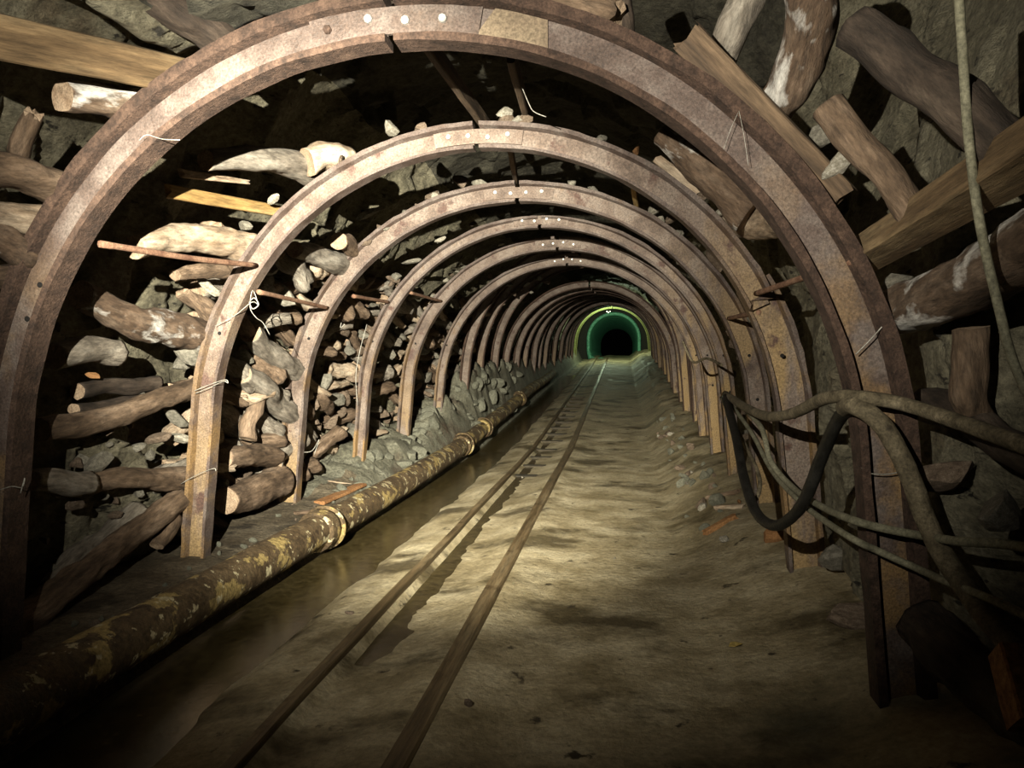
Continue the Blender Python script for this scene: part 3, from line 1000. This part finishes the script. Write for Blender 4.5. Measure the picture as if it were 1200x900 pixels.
def place_stone(p, r, m, label, group=None, name='stone', cat='stone', rs=random, sq=(1, 1, 1)):
    mw = Matrix.Translation(p) @ Matrix.Rotation(rs.uniform(0, 6.28), 4, 'Z') @ Matrix.Rotation(rs.uniform(-.8, .8), 4, 'X') @ Matrix.Rotation(rs.uniform(-.6, .6), 4, 'Y') @ Matrix.Diagonal((r * sq[0], r * sq[1], r * sq[2], 1))
    return link(name, rs.choice(ST[m]), mw=mw, label=label, cat=cat, group=group)


SR = random.Random(3)
for (px, py, d, w, m, lab) in [
    (118, 538, .30, 44, 'stone_grey', 'pale rounded stone on the logs beside the nearest left leg'),
    (186, 512, .30, 40, 'stone_brown', 'brown stone tucked under the long curved log'),
    (206, 490, .30, 40, 'stone_grey', 'grey stone tucked behind the second left leg'),
    (204, 512, .28, 32, 'stone_pale', 'white stained stone beside the second left leg'),
    (246, 338, .30, 34, 'stone_pale', 'pale glittering stone above the dark bent log'),
    (216, 410, .28, 44, 'stone_grey', 'flat dark stone under the dark bent log'),
    (108, 440, .36, 18, 'orange', 'small reddish stone under the thick log stub'),
    (430, 250, .20, 28, 'stone_pale', 'bright white stone perched on the third arch'),
    (286, 265, .28, 30, 'stone_grey', 'grey stone wedged behind the second arch shoulder'),
    (322, 232, .22, 20, 'stone_pale', 'small white stone by the end of the yellow board'),
    (458, 152, .24, 28, 'stone_pale', 'bright pale stone on the second arch left of its crown'),
    (492, 150, .24, 20, 'stone_brown', 'small brown stone on the second arch crown'),
    (595, 132, .24, 24, 'stone_pale', 'creamy block on the second arch right of its joint'),
    (510, 226, .20, 22, 'stone_brown', 'small brown stone on the third arch left of its crown'),
    (540, 214, .22, 26, 'stone_brown', 'rounded brown stone on the third arch crown'),
    (562, 215, .22, 26, 'stone_grey', 'grey stone on the third arch near its bolts'),
    (745, 176, .2, 24, 'orange', 'crumbly rusty lump on the second arch right shoulder'),
    (849, 249, .24, 22, 'stone_pale', 'cream pebble beside the pale right log'),
    (1046, 334, .32, 40, 'stone_grey', 'pale rock block above the right mouldy log'),
    (985, 188, .34, 42, 'stone_pale', 'pale rock lump under the short brown log'),
    (962, 160, .42, 44, 'stone_grey', 'dark grey rock lump behind the broken plank end'),
    (840, 306, .28, 40, 'stone_brown', 'dark brown rock behind the second arch right shoulder'),
    (838, 336, .26, 34, 'stone_brown', 'lower dark rock behind the second arch right shoulder'),
    (765, 248, .24, 22, 'stone_pale', 'cream stone on the third arch right shoulder'),
    (790, 254, .24, 26, 'stone_brown', 'brown stone on the third arch right shoulder'),
    (898, 470, .30, 30, 'stone_pale', 'pale stone behind the second right leg'),
    (1170, 602, .24, 70, 'stone_grey', 'large flat rock with pale top at the right edge'),
    (1110, 560, .30, 80, 'stone_brown', 'big dark rock behind the hanging hose'),
    (1000, 720, .14, 60, 'stone_brown', 'dark rock at the foot of the nearest right leg'),
    (975, 655, .2, 50, 'stone_grey', 'grey rock low between the two right legs'),
    (868, 600, .02, 30, 'stone_grey', 'grey rock at the foot of the third right leg'),
]:
    p = P(px, py, 6.52) if 'on the third arch' in lab else P(px, py, 4.83) if 'on the second arch' in lab else PT(px, py, d)
    place_stone(p, pxm(p, w) / 2 * 1.15, m, lab, rs=SR, sq=(1.2, .8, .75))

# random fill of stones and short billets behind the left arches
FR = random.Random(11)
bil = {m: [log_mesh(1.0, .17, .15, (0, FR.uniform(-.05, .05)), (m, 'cut'), .22, nl=14, na=12, jag=.05) for _ in range(3)] for m in ('bark', 'bark_grey', 'bark_pale')}


def wall_pt(s, y, d):
    x, z = prof(s, d)
    return Vector((float(x) + float(cx(y)), y, float(z) + float(rise(y))))


def foot(y):
    k = int(np.argmin([abs(y - a) for a in ARCH_Y]))
    side = ('just before' if y < ARCH_Y[k] - .25 else 'just past' if y > ARCH_Y[k] + .25 else 'beside')
    return side + ' the ' + ORD[k].replace('nearest large', 'first')


GAPN = ['first and second', 'second and third', 'third and fourth', 'fourth and fifth', 'fifth and sixth', 'sixth and seventh', 'seventh and eighth', 'eighth and ninth']
TONE = {'stone_grey': 'grey', 'stone_brown': 'brown', 'stone_pale': 'pale', 'bark': 'brown', 'bark_grey': 'grey', 'bark_pale': 'pale', 'clod': 'clay grey'}


def where(z, ya, yb, y):
    zz = 'up on the shoulder' if z > 2.2 else 'at head height' if z > 1.75 else 'at chest height' if z > 1.25 else 'at knee height' if z > .75 else 'low down'
    t = (y - ya) / (yb - ya)
    return zz + (', nearer side' if t < .36 else ', middle' if t < .66 else ', farther side')


for g in range(1, 8):
    ya, yb = ARCH_Y[g], ARCH_Y[g + 1]
    step = .235 if g < 4 else .30
    s = -.7
    while s > -4.0:
        yy = ya + .14 + FR.uniform(0, .12)
        while yy < yb - .04:
            q = wall_pt(s, yy, .3)
            fz = float(floor_z(q.x, yy))
            dens = 1.0 if s < -1.6 else .35
            if q.z > fz - .02 and FR.random() < dens:
                p = wall_pt(s + FR.uniform(-.05, .05), yy, .31 + FR.uniform(.0, .14))
                if s > -1.6:
                    r0 = FR.uniform(.05, .10)
                    mm = FR.choice(['stone_brown', 'stone_grey', 'stone_brown', 'stone_pale'])
                    ak = g + 1 if FR.random() < .7 else g
                    p = wall_pt(s + FR.uniform(-.08, .08), ARCH_Y[ak] + FR.uniform(-.03, .05), .165 + r0 * .5)
                    place_stone(p, r0, mm, '%s %s stone resting on the %s arch left of its joint, %s' % ('bigger' if r0 > .075 else 'smaller', TONE[mm], ORD[ak].replace('nearest large', 'first'), 'near the crown' if s > -1.0 else 'on the haunch' if s > -1.3 else 'on the shoulder'), 'stones resting on the arches', rs=FR, sq=(1.2, .8, .7))
                    yy += step * 1.6
                    continue
                wh = where(p.z - float(rise(yy)), ya, yb, yy)
                if FR.random() < .58 and s < -1.3:
                    mm = FR.choice(['bark', 'bark', 'bark_grey', 'bark_pale'])
                    L = FR.uniform(.32, .62)
                    ang = FR.uniform(-.7, .5)
                    dirv = Vector((FR.uniform(.1, .6), 1.0, 0)).normalized()
                    dirv = (dirv + Vector((0, 0, math.tan(ang)))).normalized()
                    fat = FR.uniform(.30, .52)
                    mw = frame(p - dirv * L / 2, p + dirv * L / 2) @ Matrix.Diagonal((L, fat, fat * FR.uniform(.7, 1.1), 1))
                    link('billet', FR.choice(bil[mm]), mw=mw, label='%s %s billet between the %s left legs, %s' % ('thick' if fat > .41 else 'thin', TONE[mm], GAPN[g], wh), cat='billet', group='billets packed between the %s left legs' % GAPN[g])
                else:
                    mm = FR.choice(['stone_grey'] * 4 + ['stone_brown'] * 6 + ['stone_pale'])
                    r = FR.uniform(.08, .19)
                    place_stone(p, r, mm, '%s %s stone between the %s left legs, %s' % ('large' if r > .125 else 'small', TONE[mm], GAPN[g], wh), 'stones packed between the %s left legs' % GAPN[g], rs=FR, sq=(1.15, .8, .8))
            yy += step * FR.uniform(.8, 1.3)
        s -= step * FR.uniform(.75, 1.1)

# smaller rubble in the first left gap and behind the right arches
for i in range(26):
    p = wall_pt(FR.uniform(-3.6, -2.6), FR.uniform(3.4, 4.7), FR.uniform(.30, .40))
    r0 = FR.uniform(.03, .075)
    mm = FR.choice(['stone_grey', 'stone_brown'])
    place_stone(p, r0, mm, '%s %s rubble stone in the first left gap, %s, %s' % ('bigger' if r0 > .052 else 'smaller', TONE[mm], 'high' if p.z > 1.0 else 'halfway up' if p.z > .6 else 'low', 'near the first leg' if p.y < 3.85 else 'midway' if p.y < 4.3 else 'near the second leg'), 'rubble between the first two left legs', rs=FR)
for i in range(44):
    yy = FR.uniform(5.0, 13)
    p = wall_pt(FR.uniform(2.0, 3.6), yy, FR.uniform(.24, .32))
    mm = FR.choice(['stone_brown', 'stone_brown', 'stone_grey'])
    r0 = FR.uniform(.06, .12)
    place_stone(p, r0, mm, '%s %s stone behind the right side %s arch, %s' % ('large' if r0 > .09 else 'small', TONE[mm], foot(yy), 'above head height' if p.z > 2 else 'at chest height' if p.z > 1.3 else 'low'), 'stones packed behind the right arches', rs=FR)
for i in range(18):
    ak = FR.choice([1, 2, 3, 4])
    r0 = FR.uniform(.04, .08)
    sc_ = FR.uniform(.1, 1.4)
    mm = FR.choice(['stone_brown', 'stone_grey', 'stone_brown', 'stone_pale'])
    p = wall_pt(sc_, ARCH_Y[ak] + .01, .165 + r0 * .5)
    place_stone(p, r0, mm, '%s %s stone on the %s arch right of its joint, %s' % ('bigger' if r0 > .06 else 'smaller', TONE[mm], ORD[ak], 'close to the joint' if sc_ < .5 else 'on the haunch' if sc_ < .95 else 'on the shoulder'), 'stones resting on the arches', rs=FR)

# grey clods heaped on the bank
for i in range(100):
    yy = 6.6 + 13 * FR.random() ** 1.2
    xx = FR.uniform(-2.75, -2.34)
    r = FR.uniform(.07, .20) * (1 if yy > 8 else .5)
    p = Vector((xx, yy, float(floor_z(xx, yy)) - r * .1))
    place_stone(p, r, 'clod', '%s clay clod on the left bank %s arch foot, %s' % ('large' if r > .15 else 'middling' if r > .11 else 'small', foot(yy), 'by the pipe' if xx > -2.48 else 'mid bank' if xx > -2.62 else 'by the wall'), 'grey clay clods on the left bank', name='clay_clod', cat='clod', rs=FR)
for i in range(46):
    yy = 5.6 + 9 * FR.random()
    xx = FR.uniform(.52, .95)
    r = FR.uniform(.03, .10)
    p = Vector((xx, yy, float(floor_z(xx, yy)) + r * .25))
    place_stone(p, r, FR.choice(['clod', 'clod', 'stone_pale', 'stone_brown']), '%s loose lump at the right wall foot %s arch' % ('large' if r > .075 else 'middling' if r > .05 else 'small', foot(yy)), 'lumps at the foot of the right wall', name='clay_clod', cat='clod', rs=FR)
for i in range(40):
    yy = FR.uniform(1.9, 6.5)
    xx = FR.uniform(-2.9, -2.42)
    r = FR.uniform(.015, .04)
    p = Vector((xx, yy, float(floor_z(xx, yy)) + r * .3))
    place_stone(p, r, FR.choice(['stone_brown', 'clod']), '%s pebble on the left bank %s arch, %s' % ('tiny' if r < .027 else 'small', foot(yy), 'by the pipe' if xx > -2.6 else 'by the wall'), 'pebbles on the left bank', name='pebble', cat='pebble', rs=FR)

# ------------------------------------------------------------------ things on the floor
def on_floor(px, py, dz=0.0):
    d = ray(px, py)
    t = 1.0
    while t < 40:
        q = CAM + d * t
        if q[2] <= float(floor_z(q[0], q[1])) + dz:
            break
        t += .02
    return Vector(CAM + d * t)


for (px, py, r, m, lab) in [(410, 720, .035, 'stone_brown', 'dark clod on the pale mud beside the rail'), (548, 828, .045, 'stone_brown', 'dark lump beside the near end of the middle rail'), (905, 634, .10, 'orange', 'orange rock at the foot of the right leg'), (612, 560, .02, 'stone_pale', 'tiny white pebble by the middle rail'), (805, 568, .04, 'stone_grey', 'grey pebble on the right mud floor'), (866, 590, .05, 'orange', 'broken reddish stone near the right legs'), (720, 655, .02, 'stone_grey', 'small pebble in the middle of the floor')]:
    p = on_floor(px, py)
    place_stone(p + Vector((0, 0, r * .3)), r, m, lab, rs=SR, name='floor_stone', sq=(1, 1, .7))


def floor_board(a, b, w, t, m, label, lift=.02, name='wood_scrap', cat='wood scrap'):
    p0, p1 = on_floor(*a), on_floor(*b)
    p0.z += lift; p1.z += lift
    me = box_mesh((p1 - p0).length, w, t, m, jag=.02, noise=.006)
    return link(name, me, mw=frame(p0, p1), label=label, cat=cat)


floor_board((374, 592), (424, 570), .11, .03, 'orange', 'reddish broken board lying on the left bank')
floor_board((385, 566), (450, 576), .02, .015, 'bark_pale', 'thin pale stick on the left bank above the reddish board')
floor_board((346, 604), (392, 600), .06, .025, 'bark', 'short brown scrap on the bank beside the pipe')
floor_board((828, 586), (866, 578), .05, .04, 'bark', 'upper stick of the small pile by the right legs')
floor_board((826, 628), (862, 608), .06, .04, 'orange', 'reddish stick of the small pile by the right legs')
floor_board((838, 598), (872, 596), .05, .04, 'bark_pale', 'pale stick of the small pile by the right legs')
# dry leaf
p = on_floor(862, 758)
lv = [(-.03, 0, .004), (-.012, .014, .010), (.012, .015, .008), (.034, .002, .002), (.012, -.013, .010), (-.012, -.014, .006), (0, 0, .0)]
lv += [(x, y_, z - .003) for x, y_, z in lv]
lf = [(0, 6, 1), (1, 6, 2), (2, 6, 3), (3, 6, 4), (4, 6, 5), (5, 6, 0)]
lf += [tuple(i + 7 for i in f[::-1]) for f in lf] + [(i, (i + 1) % 6, (i + 1) % 6 + 7, i + 7) for i in range(6)]
link('dry_leaf', mesh('leaf', lv, lf, 'leaf', False), mw=Matrix.Translation(p + Vector((0, 0, .006))) @ Matrix.Rotation(.5, 4, 'Z') @ Matrix.Scale(1.4, 4), label='single yellow dry leaf on the dark right floor', cat='leaf')

# ------------------------------------------------------------------ cables and hoses on the right
def cable(pts, r, m, label, name='cable', cat='cable', na=10, rough=.05, r1=None, res=8):
    o = link(name, tube_mesh([P(*q) for q in pts], r, m, na, res, rough, r1), label=label, cat=cat)
    return recenter(o)


cable([(1260, 545, 2.2), (1200, 522, 2.4), (1130, 497, 2.7), (1060, 474, 3.0), (1010, 466, 3.06), (970, 466, 3.3), (930, 484, 3.8), (900, 488, 4.3), (875, 478, 5.0), (850, 462, 6.2)], .027, 'cable', 'thick muddy cable sagging across the right arch legs')
cable([(990, 478, 3.2), (1003, 476, 3.06), (1035, 500, 3.0), (1065, 555, 2.94), (1085, 610, 2.88), (1108, 655, 2.78), (1150, 715, 2.6), (1200, 772, 2.42), (1250, 815, 2.3)], .036, 'cable', 'thick grey hose hanging down from the cable to lower right', name='hose', cat='hose')
cable([(1003, 478, 3.12), (985, 488, 3.25), (965, 530, 3.45), (948, 575, 3.6), (932, 602, 3.75), (908, 616, 3.95), (886, 600, 4.2), (872, 560, 4.5), (862, 510, 5.0), (850, 466, 5.95)], .028, 'cable_black', 'black rubber hose hanging in a loop between the right legs', name='hose', cat='hose')
cable([(855, 464, 6.0), (890, 498, 4.8), (903, 540, 4.5), (930, 572, 4.2), (960, 592, 3.6), (995, 608, 3.08), (1030, 618, 3.03), (1070, 626, 2.98), (1120, 634, 2.7), (1180, 638, 2.5), (1240, 650, 2.3)], .016, 'cable_grey', 'upper thin grey cable crossing the nearest right leg')
cable([(852, 468, 6.1), (880, 506, 5.2), (905, 552, 4.6), (940, 590, 3.9), (990, 626, 3.10), (1030, 646, 3.04), (1070, 664, 2.98), (1110, 682, 2.75), (1170, 706, 2.5), (1240, 740, 2.3)], .014, 'cable_grey', 'lower thin grey cable crossing the nearest right leg')
cable([(1122, -30, 2.2), (1128, 60, 2.2), (1135, 160, 2.2), (1148, 260, 2.2), (1168, 350, 2.2), (1190, 430, 2.2), (1235, 520, 2.15)], .0125, 'cable_grey', 'thin pale cable hanging down at the right edge')
cable([(845, 466, 6.3), (862, 500, 5.4), (890, 560, 4.6), (880, 596, 4.4)], .012, 'cable', 'short dangling cable end beside the third right leg')
cable([(800, 400, 7.6), (812, 424, 7.6), (828, 420, 7.2), (846, 428, 6.6)], .012, 'cable', 'thin cable drooping along the far right arches')

# ------------------------------------------------------------------ tie wires around the legs
def wire(pts, label, r=.003):
    o = link('tie_wire', tube_mesh([P(*q) for q in pts], r * .62, 'wire', 6, 4), label=label, cat='wire', group='tie wires on the arches')
    return recenter(o)


W2, W1, W3 = 4.81 - .06, 3.16 - .06, 6.5 - .06
wire([(252, 382, W2), (275, 370, W2), (295, 354, W2), (302, 356, W2), (296, 340, W2), (293, 360, W2), (300, 372, W2), (308, 378, W2 + .05), (316, 392, W2 + .1)], 'knotted wire with loose tails on second left leg', .004)
wire([(292, 354, W2), (298, 349, W2 - .01), (303, 357, W2), (296, 362, W2 - .01), (292, 354, W2)], 'bright wire knot on the second left leg', .006)
wire([(228, 458, W2), (245, 451, W2), (264, 445, W2), (267, 449, W2), (262, 447, W2 - .01), (246, 454, W2), (229, 461, W2)], 'double wire band across the middle of second left leg', .004)
wire([(212, 567, W2), (230, 557, W2), (250, 549, W2), (253, 552, W2)], 'wire band across the lower second left leg', .004)
wire([(0, 574, W1), (14, 570, W1), (26, 571, W1), (29, 560, W1), (24, 578, W1)], 'twisted wire on the nearest left leg', .004)
wire([(1003, 415, W1), (1020, 398, W1), (1038, 378, W1)], 'wire band across the upper nearest right leg', .004)
wire([(1010, 548, W1), (1016, 554, W1), (1036, 556, W1), (1056, 553, W1)], 'wire band across the lower nearest right leg', .004)
wire([(866, 130, W1), (872, 160, W1), (877, 194, W1)], 'straight wire hanging over the nearest arch right shoulder', .0018)
wire([(865, 132, W1), (856, 152, W1), (848, 175, W1)], 'slanting wire hanging over the nearest arch right shoulder', .0018)
wire([(163, 165, W1), (172, 158, W1), (190, 163, W1), (211, 164, W1)], 'loose wire loop on the nearest arch left shoulder', .003)
WY = PT(610, 98, .225).y
wire([(610, 98, WY), (620, 122, WY), (626, 131, WY), (640, 137, WY)], 'bent straw like wire hanging below the nearest crown', .004)
wire([(356, 530, W3), (366, 528, W3), (374, 515, W3), (368, 533, W3)], 'twisted wire on the third left leg', .005)
wire([(400, 378, W3), (399, 384, W3), (404, 380, W3)], 'small wire hook on the third left leg', .004)
wire([(430, 380, 7.7), (422, 410, 7.7), (417, 440, 7.7), (419, 475, 7.7)], 'thin wire hanging along the fourth left leg', .006)
